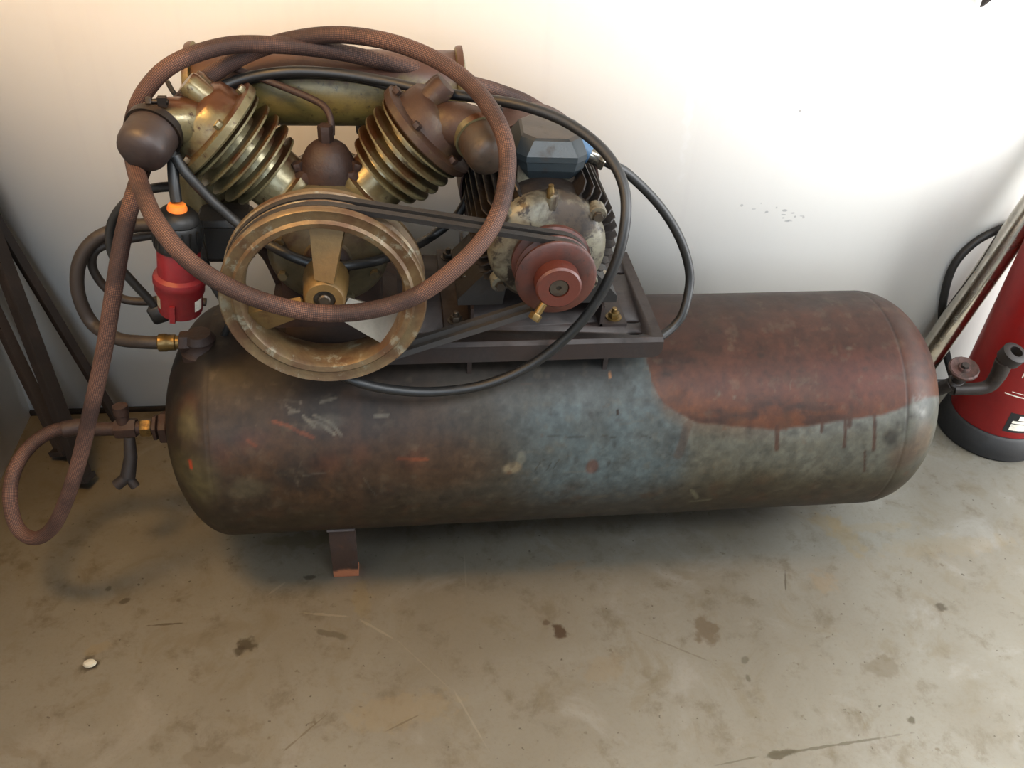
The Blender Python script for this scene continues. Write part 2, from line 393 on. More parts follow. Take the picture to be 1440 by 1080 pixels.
# ================================================================== setting
fl = MB().box((1.0, -1.8, -.05), (3.77, 4.43, .1)).build('floor', floor_material(), angle=0); struct(fl)
wm = wall_material('white_wall_paint', True)
struct(MB().box((1.0, WALL_Y+.05, 1.3), (3.97, .1, 2.8)).build('wall_back', wm, angle=0))
struct(MB().box((WALL_X-.05, -1.8, 1.3), (.1, 4.43, 2.8)).build('wall_left', wall_material('left_wall_paint', False), angle=0))
struct(MB().box((1.0, -1.8, 2.75), (3.97, 4.6, .1)).build('ceiling', plain('ceiling_paint', (216, 210, 198), .8), angle=0))
struct(MB().box((1.0, WALL_Y-.004, .006), (3.77, .008, .012)).build('dark_strip_back', M['dark'], angle=0))  # thin dark strip along the foot of the back wall

# ================================================================== compressor
AC = thing('air_compressor', (.35, 0, 0), 'old rusty piston air compressor with a long horizontal tank standing on the concrete floor', 'compressor')
R = .22; H = .315; XL, XR = -.432, 1.070; DML, DMR = .115, .140
def part(mb, name, mt, par=None, **k): return mb.build(name, mt, par or AC, **k)

# ---- tank: one dense surface with its paint history stored per vertex
def vnoise(x, y, z, seed):
    def h(i, j, k):
        n = (i*374761393+j*668265263+k*1274126177+seed*974634707) & 0xffffffff
        n = ((n ^ (n >> 13))*1274126177) & 0xffffffff
        return ((n ^ (n >> 16)) & 0xffff)/65535.0
    xi, yi, zi = np.floor(x).astype(np.int64), np.floor(y).astype(np.int64), np.floor(z).astype(np.int64)
    s = lambda t: t*t*(3-2*t)
    fx, fy, fz = s(x-xi), s(y-yi), s(z-zi); r = 0
    for a in (0, 1):
        for b in (0, 1):
            for c in (0, 1):
                r = r+h(xi+a, yi+b, zi+c)*(fx if a else 1-fx)*(fy if b else 1-fy)*(fz if c else 1-fz)
    return r
def fbm(x, y, z, sc, seed, octv=5, gain=.55):
    r = 0; a = 1; t = 0
    for k in range(octv):
        r = r+a*vnoise(x*sc, y*sc, z*sc, seed+k*17); t += a; a *= gain; sc *= 2.03
    return r/t
def sm(x, a, b):
    t = np.clip((x-a)/(b-a), 0, 1); return t*t*(3-2*t)
def shell_r(x):
    if x < XL+DML: return R*max(1-((XL+DML-x)/DML)**1.9, 0)**(1/1.9) if x > XL else .01
    if x > XR-DMR: return R*max(1-((x-XR+DMR)/DMR)**2.0, 0)**(1/2.0) if x < XR else .01
    return R
def tk(px, py):
    """pixel on the tank -> (x, arc) on the shell, arc measured up from the front"""
    d = ray(px, py); p = None
    for k in range(1, 1400):
        t = 1.0+k*.001
        p = CAM+d*(t/d.length)*1.0
        if math.hypot(p.y, p.z-H) <= shell_r(p.x): break
    return p.x, R*math.atan2(p.z-H, -p.y)
def tank_colors(X, S, Y, Z):
    wx = .03*(fbm(X, Y, Z, 9, 1)-.5)*2; ws = .03*(fbm(X, Y, Z, 9, 5)-.5)*2
    x = X+wx; s = S+ws
    n1 = fbm(X, Y, Z, 7, 11); n2 = fbm(X, Y, Z, 26, 23); n3 = fbm(X, Y, Z, 90, 37, 3)
    streak = fbm(X, Y*.1, Z*.1, 40, 51, 3)
    C = np.zeros((len(X), 3))
    def lay(c, f):
        f = np.clip(f, 0, 1)[:, None]; C[:] = C*(1-f)+np.array(srgb(c)[:3])*f
    def blob(px, py, rx, ry, edge=.35, warp=1.0):
        bx, bs = tk(px, py); d = np.hypot((X+wx*warp*.5-bx)/rx, (S+ws*warp*.5-bs)/ry); return 1-sm(d, 1-edge, 1+edge)
    def stroke(pts, wd, warp=.25):
        q = [tk(*p) for p in pts]; best = np.full(len(X), 9.)
        for (ax, as_), (bx, bs) in zip(q, q[1:]):
            dx, ds = bx-ax, bs-as_; t = np.clip(((X-ax)*dx+(S-as_)*ds)/(dx*dx+ds*ds), 0, 1)
            best = np.minimum(best, np.hypot(X+wx*warp*.3-ax-t*dx, S+ws*warp*.3-as_-t*ds))
        return 1-sm(best, wd*.5, wd)
    lay((98, 78, 58), np.ones(len(X)))
    lay((112, 80, 52), sm(n1, .45, .6)*.8)
    lay((74, 58, 46), sm(n2, .48, .62)*.6)
    xm, _ = tk(560, 640); xb, _ = tk(760, 600)
    # blue-grey original paint towards the middle and the right
    lay((100, 98, 84), sm(x, xm-.06, xm+.18)*.6)
    lay((128, 142, 142), sm(x+.12*(n1-.5), xb-.09, xb+.05)*(.62+.38*sm(n2, .62, .4)))
    _, s_br = tk(640, 690)
    lay((116, 84, 56), blob(600, 650, .11, .05, .5)*.75)
    lay((108, 80, 58), blob(545, 610, .12, .06, .5)*.55)
    # olive-brown over the lower right, then a darker band along the bottom
    xr, sr = tk(1000, 650)
    lay((140, 134, 112), sm(x, xr-.07, xr-.01)*.75)
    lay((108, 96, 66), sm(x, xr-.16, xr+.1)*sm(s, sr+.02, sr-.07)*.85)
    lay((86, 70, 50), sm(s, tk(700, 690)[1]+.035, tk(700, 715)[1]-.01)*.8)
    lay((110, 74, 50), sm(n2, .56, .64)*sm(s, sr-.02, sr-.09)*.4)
    # darker upper shell under the machine, then a soot patch at the left
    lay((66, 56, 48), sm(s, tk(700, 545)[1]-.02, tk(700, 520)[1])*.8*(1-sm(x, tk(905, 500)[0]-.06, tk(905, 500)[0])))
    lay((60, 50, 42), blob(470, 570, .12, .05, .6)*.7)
    # red lead primer on the top right, orange towards its brushed edge
    edge = [(905, 505), (915, 540), (935, 570), (970, 592), (1030, 599), (1095, 606), (1150, 597), (1200, 590), (1245, 583), (1300, 560)]
    ek = [tk(*p) for p in edge]
    ex = np.array([e[0] for e in ek]); es = np.array([e[1] for e in ek])
    xw = X+.35*wx; bs = np.interp(xw, ex, es) + .010*(n2-.5) + np.where(X < ex[0], 9, 0)
    d = S+.12*ws-bs
    inside = sm(d, -.003, .006)*sm(xw, ex[0]-.004, ex[0]+.012)
    lay((150, 118, 88), sm(d, -.035, .0)*sm(x, ex[0]-.02, ex[0]+.01)*.5*(1-sm(x, ex[4], ex[6])))
    lay((122, 66, 42), inside)
    lay((142, 82, 40), inside*(1-sm(d, .02, .075))*.85*(.4+1.1*streak))
    lay((58, 42, 34), inside*sm(fbm(X*.35, Y, Z, 30, 61), .48, .62)*.65); lay((138, 80, 50), inside*sm(fbm(X*.4, Y, Z, 24, 67), .52, .62)*.5)
    lay((100, 62, 46), inside*sm(d, .06, .16)*sm(fbm(X, Y*.6, Z*.6, 8, 77), .4, .6)*.9)
    lay((94, 72, 52), inside*sm(fbm(X, Y, Z, 12, 88), .6, .7)*.45)
    lay((128, 62, 40), inside*blob(1215, 530, .10, .05, .7)*.7)
    lay((82, 58, 45), inside*sm(d, .19, .27)*.8)
    lay((168, 172, 164), (1-inside)*sm(d, -.04, -.002)*sm(x, ex[4]-.02, ex[6]+.02)*.6)
    sx_ = XR-DMR-.004
    lay((52, 36, 30), (1-sm(np.abs(X+.05*ws-sx_), 0.0008, .0026))*sm(S, .07, .12)*.6)
    for px, y0, y1, w_ in [(1093, 600, 631, .006), (1156, 588, 606, .004), (1188, 585, 628, .004), (1195, 580, 598, .007), (1229, 583, 632, .0045), (1216, 635, 662, .003)]:
        lay((104, 66, 46), stroke([(px, y0), (px-1, y1)], w_)*.85)
    lay((112, 80, 58), stroke([(968, 600), (955, 640)], .012, 1)*.5)
    # right end
    lay((150, 110, 66), blob(1298, 618, .03, .035, .6)*.6); lay((120, 84, 56), blob(1270, 640, .03, .03, .6)*.6)
    lay((196, 196, 186), blob(1293, 570, .022, .024, .4, 1.6)*sm(n2, .38, .50)); lay((72, 66, 56), blob(1250, 615, .014, .014, .4)*.8)
    # chips, scratches, paint spots
    lay((176, 158, 126), blob(720, 652, .018, .012, .3, 1.3)); lay((160, 158, 140), blob(735, 640, .010, .012, .3, 1.2)*.8)
    lay((132, 96, 82), blob(832, 657, .012, .015, .25, .4)*.85)
    for p in [(808, 648), (855, 655), (863, 630), (776, 692), (890, 548), (830, 585)]: lay((74, 66, 58), blob(*p, .004, .007, .5)*.5)
    lay((62, 40, 22), blob(868, 580, .003, .006, .3, .2))
    lay((210, 150, 100), blob(857, 527, .003, .006, .3, .2))
    for q in ([(400, 570), (412, 578)], [(398, 562), (420, 565)], [(405, 580), (418, 578)], [(430, 590), (450, 597), (468, 612)], [(440, 585), (465, 597), (478, 613)], [(425, 585), (440, 600)], [(450, 566), (470, 560)], [(528, 585), (545, 583)]):
        lay((172, 160, 138), stroke(q, .0040, .8)*.7)
    lay((150, 138, 118), blob(455, 597, .028, .012, .5, 1.5)*.5)
    for q in ([(383, 593), (400, 598), (440, 616)], [(350, 620), (360, 628)], [(560, 645), (600, 645)]):
        lay((176, 96, 58), stroke(q, .004, .8)*.7)
    for px, py in [(355, 625), (310, 640), (500, 640), (270, 570), (455, 655), (580, 645)]: lay((146, 82, 52), blob(px, py, .02, .02, .7, 2)*.28)
    lay((134, 122, 78), blob(265, 670, .045, .05, .6)*.7); lay((176, 160, 110), blob(266, 597, .016, .03, .6, 1.5)*.55)
    lay((124, 112, 84), blob(352, 690, .035, .02, .5, 1.2)*.6); lay((62, 52, 42), blob(420, 670, .04, .03, .6, 1.5)*.6)
    lay((255, 96, 40), stroke([(267, 648), (269, 658)], .0042, 0))
    lay((168, 158, 124), stroke([(975, 690), (980, 700)], .006, 1)*.6); lay((160, 152, 118), stroke([(970, 705), (998, 702)], .004, .8)*.6)
    lay((88, 84, 76), stroke([(760, 650), (752, 662)], .0018, 0)*.7)
    for q in ([(760, 648), (768, 645)], [(768, 661), (775, 650)], [(778, 658), (786, 646)], [(770, 613), (820, 615)], [(846, 613), (866, 616)], [(900, 612), (916, 615)]):
        lay((84, 80, 72), stroke(q, .0018, .3)*.6)
    lay((112, 78, 54), stroke([(492, 560), (495, 690), (490, 735)], .026, .8)*.35)
    tr = random.Random(21)
    for k in range(70):                              # hairline scratches and rubbed flecks
        px, py = tr.uniform(260, 1280), tr.uniform(525, 735); an = tr.choice((tr.gauss(0, .25), tr.gauss(1.4, .3))); ln = tr.uniform(6, 34)
        lay(tr.choice(((150, 136, 112), (66, 52, 42), (128, 84, 54), (150, 146, 130))), stroke([(px, py), (px+ln*math.cos(an), py+ln*math.sin(an))], tr.uniform(.0014, .0026), .8)*tr.uniform(.12, .4))
    for k in range(60):
        px, py = tr.uniform(260, 1290), tr.uniform(430, 735)
        lay(tr.choice(((60, 48, 38), (132, 88, 56), (148, 138, 118), (60, 50, 42))), blob(px, py, tr.uniform(.002, .007), tr.uniform(.002, .007), .5, 1.2)*tr.uniform(.2, .55))
    f4 = fbm(X, Y, Z, 55, 93, 4)
    lay((58, 46, 36), sm(f4, .56, .70)*.25); lay((150, 134, 108), sm(1-f4, .62, .74)*.22)
    C *= .185*(0.55+.9*n3)[:, None]*(0.83+.34*n2)[:, None]*(.8+.4*streak)[:, None]
    return np.clip(C, 0, 1)
def make_tank():
    NX, NT = 620, 400
    na = 60; prof = []
    eL, eR = 1.9, 2.0
    # torispherical ends: superellipse in (depth, radius)
    for i in range(na):
        a = i/(na-1)*math.pi/2
        prof.append((XL+DML-DML*max(math.cos(a), 0)**(2/eL), R*math.sin(a)**(2/eL)))
    for i in range(1, NX-2*na+1): prof.append((XL+DML+(XR-XL-DML-DMR)*i/(NX-2*na+1), R))
    for i in range(na):
        a = (1-i/(na-1))*math.pi/2
        prof.append((XR-DMR+DMR*max(math.cos(a), 0)**(2/eR), R*math.sin(a)**(2/eR)))
    px = np.array([p[0] for p in prof]); pr = np.array([max(p[1], .0008) for p in prof])
    for seam in (XL+DML-.005, XR-DMR-.004):           # rolled weld seams
        pr = pr-.0007*np.exp(-((px-seam)/.002)**2)
    n = len(px)
    th = np.linspace(-math.pi, math.pi, NT, endpoint=False)
    X = np.repeat(px, NT); RR = np.repeat(pr, NT); T = np.tile(th, n)
    Y = -RR*np.cos(T); Z = RR*np.sin(T)
    RR2 = RR+.0012*(fbm(X, Y, Z, 6, 3, 3)-.5)*np.clip(RR/.1, 0, 1)
    V = np.stack([X-AC.location.x, -RR2*np.cos(T), H+RR2*np.sin(T)], 1)
    i, j = np.meshgrid(np.arange(n-1), np.arange(NT), indexing='ij'); j2 = (j+1) % NT
    F = np.stack([i*NT+j, (i+1)*NT+j, (i+1)*NT+j2, i*NT+j2], -1).reshape(-1, 4)
    me = bpy.data.meshes.new('tank')
    me.vertices.add(len(V)); me.vertices.foreach_set('co', V.ravel())
    me.loops.add(F.size); me.loops.foreach_set('vertex_index', F.ravel().astype(np.int32))
    me.polygons.add(len(F)); me.polygons.foreach_set('loop_start', np.arange(0, F.size, 4, dtype=np.int32))
    me.polygons.foreach_set('loop_total', np.full(len(F), 4, dtype=np.int32))
    me.update(calc_edges=True); me.validate()
    me.polygons.foreach_set('use_smooth', [True]*len(F))
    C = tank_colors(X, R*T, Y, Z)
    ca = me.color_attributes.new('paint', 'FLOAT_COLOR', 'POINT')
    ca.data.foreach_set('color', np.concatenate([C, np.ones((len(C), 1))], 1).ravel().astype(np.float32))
    mt, nt, b = new_mat('weathered_tank_paint')
    at_ = node(nt, 'ShaderNodeVertexColor', layer_name='paint')
    tc = node(nt, 'ShaderNodeTexCoord').outputs['Object']
    nn = noise(nt, tc, 160, 5, .7)
    cb = node(nt, 'ShaderNodeCombineColor'); v = mth(nt, 'ADD', mth(nt, 'MULTIPLY', nn, .5), .75)
    for k in range(3): nt.links.new(v, cb.inputs[k])
    nt.links.new(mix(nt, 1.0, at_.outputs['Color'], cb.outputs[0], 'MULTIPLY'), b.inputs['Base Color'])
    nt.links.new(mth(nt, 'ADD', mth(nt, 'MULTIPLY', noise(nt, tc, 14, 5, .6), .3), .36), b.inputs['Roughness'])
    b.inputs['Specular IOR Level'].default_value = .22
    bp = node(nt, 'ShaderNodeBump'); bp.inputs['Strength'].default_value = .1; bp.inputs['Distance'].default_value = .002
    nt.links.new(nn, bp.inputs['Height']); nt.links.new(bp.outputs[0], b.inputs['Normal'])
    me.materials.append(mt)
    o = bpy.data.objects.new('tank', me); col.objects.link(o); o.parent = AC
    return o
tank = make_tank()

def leg(x, y, wd=.052):
    zt = H-math.sqrt(R*R-y*y); sg = 1 if y > 0 else -1; th0 = math.atan2(zt-H, abs(y))
    mb = MB(); pr = []
    for k in range(5):
        a = th0+math.radians(9)*(1-k/4)
        pr.append((sg*(R+.001)*math.cos(a), H+(R+.001)*math.sin(a)))
    pr += [(y+sg*.004, zt-.03), (y+sg*.002, .008), (y+sg*.0015, .0035), (y-sg*.03, .003)]
    vs = []; fs = []
    for i, (py, pz) in enumerate(pr):
        a = pr[max(i-1, 0)]; b = pr[min(i+1, len(pr)-1)]
        t = Vector((0, b[0]-a[0], b[1]-a[1])).normalized(); nrm = Vector((1, 0, 0)).cross(t)*.003
        w2 = wd/2*(1 if i < 6 else .96)
        for sx, sn in ((-1, -1), (1, -1), (1, 1), (-1, 1)):
            vs.append((x+sx*w2, py+nrm.y*sn, max(pz+nrm.z*sn, 0.0)))
    for i in range(len(pr)-1):
        for k in range(4): fs.append((i*4+k, i*4+(k+1) % 4, i*4+4+(k+1) % 4, i*4+4+k))
    fs += [(3, 2, 1, 0), tuple((len(pr)-1)*4+k for k in range(4))]
    return part(mb.add(vs, fs), 'leg', M['leg'], tank)
leg(-.121, -.138); leg(-.121, .138); leg(.83, .10)

# ---- base plate with folded flanges, sitting on two saddles
PZ = .585; PX0, PX1, PY0, PY1 = -.185, .448, -.15, .147
mb = MB(); T = frame((0, 0, 0), (1, 0, 0), (0, 1, 0))
sec = [(PY0, PZ-.038), (PY0, PZ-.006), (PY0+.006, PZ), (PY1-.006, PZ), (PY1, PZ-.006), (PY1, PZ-.018), (PY1-.006, PZ-.018), (PY1-.006, PZ-.008), (PY0+.006, PZ-.008), (PY0+.006, PZ-.038)]
mb.prism(sec, PX0, PX1-.016, T)
base = part(mb, 'base_plate', M['plate'])
slots = []
for px, py, ax in ((872, 384, 1.6), (888, 452, 2.6), (897, 488-7, 2.4)):
    p = atz(px, py, PZ); slots.append((p.x if p.x+.006*ax < PX1-.022 else PX1-.022-.006*ax, max(min(p.y, PY1-.02), PY0+.02), PZ, .006, ax))
slots.append((.10, -.112, PZ, .006, 7))
cut(base, slots)
mb = MB()
crn = [(PY0, PZ-.006), (PY0+.006, PZ), (PY1-.006, PZ), (PY1, PZ-.006), (PY1-.006, PZ-.0075), (PY1-.012, PZ-.008), (PY0+.012, PZ-.008), (PY0+.006, PZ-.0075)]
mb.prism(crn, PX1-.016, PX1, T)
for yy in (PY0,):
    pts = [(PX1-.016, PZ-.038)]+[(PX1-.016+.016*math.sin(a), PZ-.022-.016*math.cos(a)) for a in [k*math.pi/12 for k in range(1, 7)]]+[(PX1, PZ-.006), (PX1-.016, PZ-.006)]
    mb.prism(pts, -.006 if yy < 0 else -.006, 0, frame((0, yy if yy < 0 else yy, 0), (0, -1, 0), (1, 0, 0)) @ Matrix.Diagonal((1, -1 if False else 1, 1, 1)))
part(mb, 'rounded_corner', M['plate'], base)
for sx in (-.12, .12, .36):
    ys = [-.12+.24*k/10 for k in range(11)]
    poly = [(y, H+math.sqrt((R-.002)**2-y*y)) for y in ys]+[(.12, PZ-.009), (-.12, PZ-.009)]
    part(MB().prism(poly, sx-.004, sx+.004, T), 'saddle', M['plate'], base)
tabp = atz(735, 462, PZ)
# ---- motor
MX, MZ = .234, .757; MF = -.022
def ycyl(x, y, z): return frame((x, y, z), (0, 1, 0), (1, 0, 0))     # local z runs into the depth
TM = ycyl(MX, MF, MZ)
mot = part(MB().lathe([(.02, -.11), (.088, -.11), (.092, -.10), (.092, .10), (.06, .11), (.02, .11)], TM, 48), 'motor_body', M['motor'])
mot.name = 'electric_motor'
fin = None
for k in range(44):
    a = 2*math.pi*(k+.5)/44
    deg = math.degrees(a) % 360
    if 58 < deg < 122 or 245 < deg < 295: continue
    Tf = TM @ Matrix.Rotation(a, 4, 'Z')
    r1 = .116
    m_ = MB().add([(.090, -.002, -.104), (r1-.010, -.0012, -.104), (r1, -.0012, -.092), (r1, -.0012, .098), (.090, -.002, .098),
                   (.090, .002, -.104), (r1-.010, .0012, -.104), (r1, .0012, -.092), (r1, .0012, .098), (.090, .002, .098)],
                  [(4, 3, 2, 1, 0), (5, 6, 7, 8, 9), (0, 1, 6, 5), (1, 2, 7, 6), (2, 3, 8, 7), (3, 4, 9, 8)], Tf)
    part(m_, 'cooling_fin', M['motor'], mot, angle=20)
part(MB().lathe([(.119, .085), (.122, .085), (.123, .16), (.118, .185), (.095, .197), (.0, .197), (0, .194), (.094, .194), (.115, .182), (.1195, .16)], TM, 56, closed=True), 'fan_cover', M['fan_cover'], mot)
sh = part(MB().lathe([(.018, -.147), (.036, -.147), (.042, -.143), (.050, -.141), (.064, -.136), (.082, -.130), (.091, -.122), (.0935, -.112), (.0935, -.100), (.05, -.100)], TM, 48), 'end_shield', M['shield'], mot)
for a in (40, 140, 220, 320):
    ar = math.radians(a); c = Vector((MX+.094*math.cos(ar), -.112+MF, MZ+.094*math.sin(ar)))
    mb = MB(); mb.lathe([(.013, -.012), (.015, -.008), (.015, .010), (.012, .012)], ycyl(*c), 16)
    part(mb, 'bolt_lug', M['shield'], mot)
    mb = MB(); hexa(.008, -.020, -.012, ycyl(*c), mb); part(mb, 'bolt', M['steel'], mot)
mb = MB(); mb.box((MX, -.118+MF, MZ+.078), (.016, .03, .04), bev=.004); part(mb, 'shield_rib', M['shield'], mot)
mb = MB(); mb.lathe([(.006, 0), (.006, .012), (.004, .016), (.004, .02)], frame((MX-.004, -.126+MF, MZ+.092), (0, 0, 1)), 12); part(mb, 'grease_nipple', M['brass'], mot)
# terminal box on a cream neck
mb = MB(); mb.prism([(-.045, -.055), (.045, -.055), (.045, .055), (-.045, .055)], 0, .040, Matrix.Translation((MX, -.022, MZ+.070))); part(mb, 'terminal_neck', M['shield'], mot)
TB = Matrix.Translation((MX+.008, -.030, MZ+.090)) @ Matrix.Rotation(math.radians(-3), 4, 'Z')
def ring(w_, d_, ch): return [(-w_+ch, -d_), (w_-ch, -d_), (w_, -d_+ch), (w_, d_-ch), (w_-ch, d_), (-w_+ch, d_), (-w_, d_-ch), (-w_, -d_+ch)]
def stack(levels, T):
    mb = MB(); n = 8; vs = []; fs = []
    for (w_, d_, ch, z) in levels: vs += [(p[0], p[1], z) for p in ring(w_, d_, ch)]
    fs.append(tuple(reversed(range(n)))); L = len(levels)
    for i in range(L-1):
        for j in range(n): fs.append((i*n+j, i*n+(j+1) % n, (i+1)*n+(j+1) % n, (i+1)*n+j))
    fs.append(tuple((L-1)*n+j for j in range(n))); return mb.add(vs, fs, T)
part(stack([(.044, .050, .012, 0), (.052, .060, .016, .016), (.054, .062, .016, .030)], TB), 'terminal_box', M['tbox'], mot, angle=12)
part(stack([(.055, .063, .016, .031), (.055, .063, .016, .040), (.046, .050, .018, .060), (.042, .046, .018, .063)], TB), 'terminal_box_lid', M['tbox'], mot, angle=12)
g0 = TB @ Vector((.047, -.014, .034)); gd = Vector((1, -.36, -.36)).normalized()
mb = MB(); mb.lathe([(.021, -.008), (.019, .0), (.016, .016), (.0155, .020)], frame(g0, gd), 24); part(mb, 'gland_boss', M['blue'], mot)
mb = MB(); mb.lathe([(.0135, .020), (.0135, .036), (.012, .038)], frame(g0, gd), 24); hexa(.0165, .036, .046, frame(g0, gd), mb); part(mb, 'cable_gland', M['bright_steel'], mot)
# rails and motor feet
for sx in (-1, 1):
    xr_ = MX+sx*.125
    mb = MB(); mb.box((xr_+sx*.008, 0.02, PZ+.003), (.048, .26, .006)); mb.box((xr_-sx*.014, .02, PZ+.022), (.005, .26, .042))
    rail = part(mb, 'motor_rail', M['plate'], base)
    for yy in (-.09, .12):
        mb = MB(); Tb = frame((xr_+sx*.012, yy, PZ+.006), (0, 0, 1)); mb.lathe([(.014, 0), (.014, .002)], Tb, 20); hexa(.010, .002, .011, Tb, mb); mb.lathe([(.005, .011), (.005, .018), (.004, .019)], Tb, 12)
        part(mb, 'rail_bolt', M['brass'] if sx > 0 and yy < 0 else M['steel'], base)
    mb = MB()
    mb.prism([(sx*.055, MZ-.088), (sx*.085, MZ-.060), (sx*.135, PZ+.056), (sx*.135, PZ+.044), (sx*.06, PZ+.044)] if sx > 0 else [(sx*.055, MZ-.088), (sx*.06, PZ+.044), (sx*.135, PZ+.044), (sx*.135, PZ+.056), (sx*.085, MZ-.060)], -.06, .10, frame((MX, 0, 0), (0, -1, 0), (1, 0, 0)))
    part(mb, 'foot', M['dark'], mot)
    mb = MB(); hexa(.009, 0, .010, frame((MX+sx*.118, -.05, PZ+.056+.008), (0, 0, 1)), mb); part(mb, 'foot_bolt', M['bright_steel'], mot)
# ---- motor pulley (two grooves), red, its hub towards the viewer
PYF = -.2295
pl = part(MB().lathe([(.030, PYF), (.057, PYF), (.061, PYF+.003), (.061, PYF+.007), (.047, PYF+.015), (.047, PYF+.018), (.058, PYF+.026), (.058, PYF+.029), (.047, PYF+.037), (.047, PYF+.040), (.061, PYF+.048), (.061, PYF+.056), (.02, PYF+.056), (.02, PYF+.006)], ycyl(MX, 0, MZ), 56, closed=True), 'motor_pulley', M['pulley'])
part(MB().lathe([(.015, PYF-.026), (.031, PYF-.026), (.034, PYF-.023), (.034, PYF+.008), (.015, PYF+.008)], ycyl(MX, 0, MZ), 40, closed=True), 'pulley_hub', M['pulley_hub'], pl)
part(MB().lathe([(.0, PYF-.020), (.004, PYF-.020), (.004, PYF-.024), (.0135, PYF-.024), (.0145, PYF-.022), (.0145, PYF+.06), (0, PYF+.06)], ycyl(MX, 0, MZ), 28), 'motor_shaft', M['steel'], pl)
kd = Vector((-.55, -.35, -.75)).normalized()
kb = Vector((MX-.017, PYF-.018, MZ-.026))
mb = MB(); mb.lathe([(.006, 0), (.006, .026)], frame(kb, kd), 14); hexa(.0095, .022, .033, frame(kb, kd), mb); part(mb, 'set_screw', M['brass'], pl)

# ---- flywheel
WX, WZ, WF, WR = -.105, .729, -.235, .148
TW = ycyl(WX, 0, WZ)
prof = [(.116, WF+.006), (.119, WF+.001), (.127, WF-.001), (.131, WF+.003), (.140, WF+.002), (.1455, WF), (.148, WF+.003), (.148, WF+.012), (.137, WF+.020), (.137, WF+.024), (.146, WF+.032), (.146, WF+.034), (.137, WF+.042), (.137, WF+.046), (.148, WF+.054), (.148, WF+.064), (.146, WF+.066), (.122, WF+.066), (.118, WF+.060), (.113, WF+.035)]
fw_ = part(MB().lathe(prof, TW, 96, closed=True), 'flywheel', M['wheel'])
hub = part(MB().lathe([(.016, WF+.004), (.027, WF+.004), (.030, WF+.008), (.034, WF+.05), (.034, WF+.07), (.016, WF+.07)], TW, 40, closed=True), 'flywheel_hub', M['spoke'], fw_)
mb = MB(); mb.lathe([(0, WF+.010), (.0155, WF+.010), (.0158, WF+.09), (0, WF+.09)], TW, 28); mb.lathe([(.0, WF+.002), (.007, WF+.002), (.009, WF+.004), (.009, WF+.011)], TW, 20)
part(mb, 'shaft_end', M['steel'], fw_)
def spoke(a, mt, w0, w1, tw):
    """a fan-bladed spoke: broad flat blade, twisted about its own length"""
    Ts = TW @ Matrix.Rotation(a, 4, 'Z'); vs = []; fs = []; N = 8
    for i in range(N):
        t = i/(N-1); r = .030+(.118-.030)*t; w_ = w0+(w1-w0)*t; th_ = .006
        an = tw*(1-.35*t)
        for sx, sn in ((-1, -1), (1, -1), (1, 1), (-1, 1)):
            q = Vector((sx*w_/2, sn*th_)); c_, s_ = math.cos(an), math.sin(an)
            vs.append((r, q.x*c_-q.y*s_, -(q.x*s_+q.y*c_)+WF+.012+.018*t))
    for i in range(N-1):
        for k in range(4): fs.append((i*4+k, i*4+(k+1) % 4, i*4+4+(k+1) % 4, i*4+4+k))
    fs += [(3, 2, 1, 0), tuple((N-1)*4+k for k in range(4))]
    return part(MB().add(vs, fs, Ts), 'spoke', mt, fw_)
spoke(math.radians(-84), M['spoke'], .028, .052, .3)      # local angle: minus is up
spoke(math.radians(156), M['spoke'], .034, .050, .5)
lab(spoke(math.radians(36), M['spoke_lit'], .034, .056, .5), 'spoke painted pale where light falls on its face')

# ---- belts
def belt(y):
    r1, r2 = WR-.0035, .0555
    c1 = Vector((WX, WZ)); c2 = Vector((MX, MZ)); d = c2-c1; D = d.length; al = math.atan2(d.y, d.x); be = math.asin((r1-r2)/D)
    pts = []
    a0 = al+math.pi/2-be
    for k in range(41):                                   # far side of the flywheel
        a = a0+(2*math.pi-2*(math.pi/2-be))*k/40
        pts.append(c1+Vector((math.cos(a), math.sin(a)))*r1)
    for k in range(21):
        a = al-math.pi/2+be+(math.pi-2*be)*k/20
        pts.append(c2+Vector((math.cos(a), math.sin(a)))*r2)
    N = len(pts); vs = []; fs = []
    for i in range(N):
        t = (pts[(i+1) % N]-pts[i-1]).normalized(); n = Vector((t.y, -t.x))
        for dn, dy in ((.002, -.0062), (.002, .0062), (-.0065, .0042), (-.0065, -.0042)):
            q = pts[i]+n*dn; vs.append((q.x, y+dy, q.y))
    for i in range(N):
        i2 = (i+1) % N
        for k in range(4): fs.append((i*4+k, i*4+(k+1) % 4, i2*4+(k+1) % 4, i2*4+k))
    return part(MB().add(vs, fs), 'drive_belt', M['belt'], None, angle=35)
belt(WF+.022); belt(WF+.044)

# ---- crankcase and V twin cylinders
cc = part(MB().lathe([(.02, -.130), (.034, -.130), (.038, -.118), (.060, -.112), (.078, -.108), (.088, -.100), (.094, -.090), (.094, .085), (.08, .10), (.02, .10)], TW, 56), 'crankcase', M['olive_dark'])
mb = MB(); mb.prism([(-.105, PZ), (.105, PZ), (.105, PZ+.016), (.080, PZ+.03), (.078, WZ-.04), (-.078, WZ-.04), (-.080, PZ+.03), (-.105, PZ+.016)], -.09, .09, frame((WX, 0, 0), (0, -1, 0), (1, 0, 0)))
part(mb, 'crankcase_foot', M['rusty'], cc)
part(MB().lathe([(.0, -.145), (.028, -.145), (.034, -.138), (.036, -.126), (.02, -.126)], TW, 32), 'bearing_cap', M['rusty'], cc)
for k in range(8):
    a = math.radians(22.5+45*k); mb = MB(); hexa(.008, -.118, -.106, ycyl(WX+.077*math.cos(a), 0, WZ+.077*math.sin(a)), mb); part(mb, 'cover_bolt', M['olive_dark'], cc)
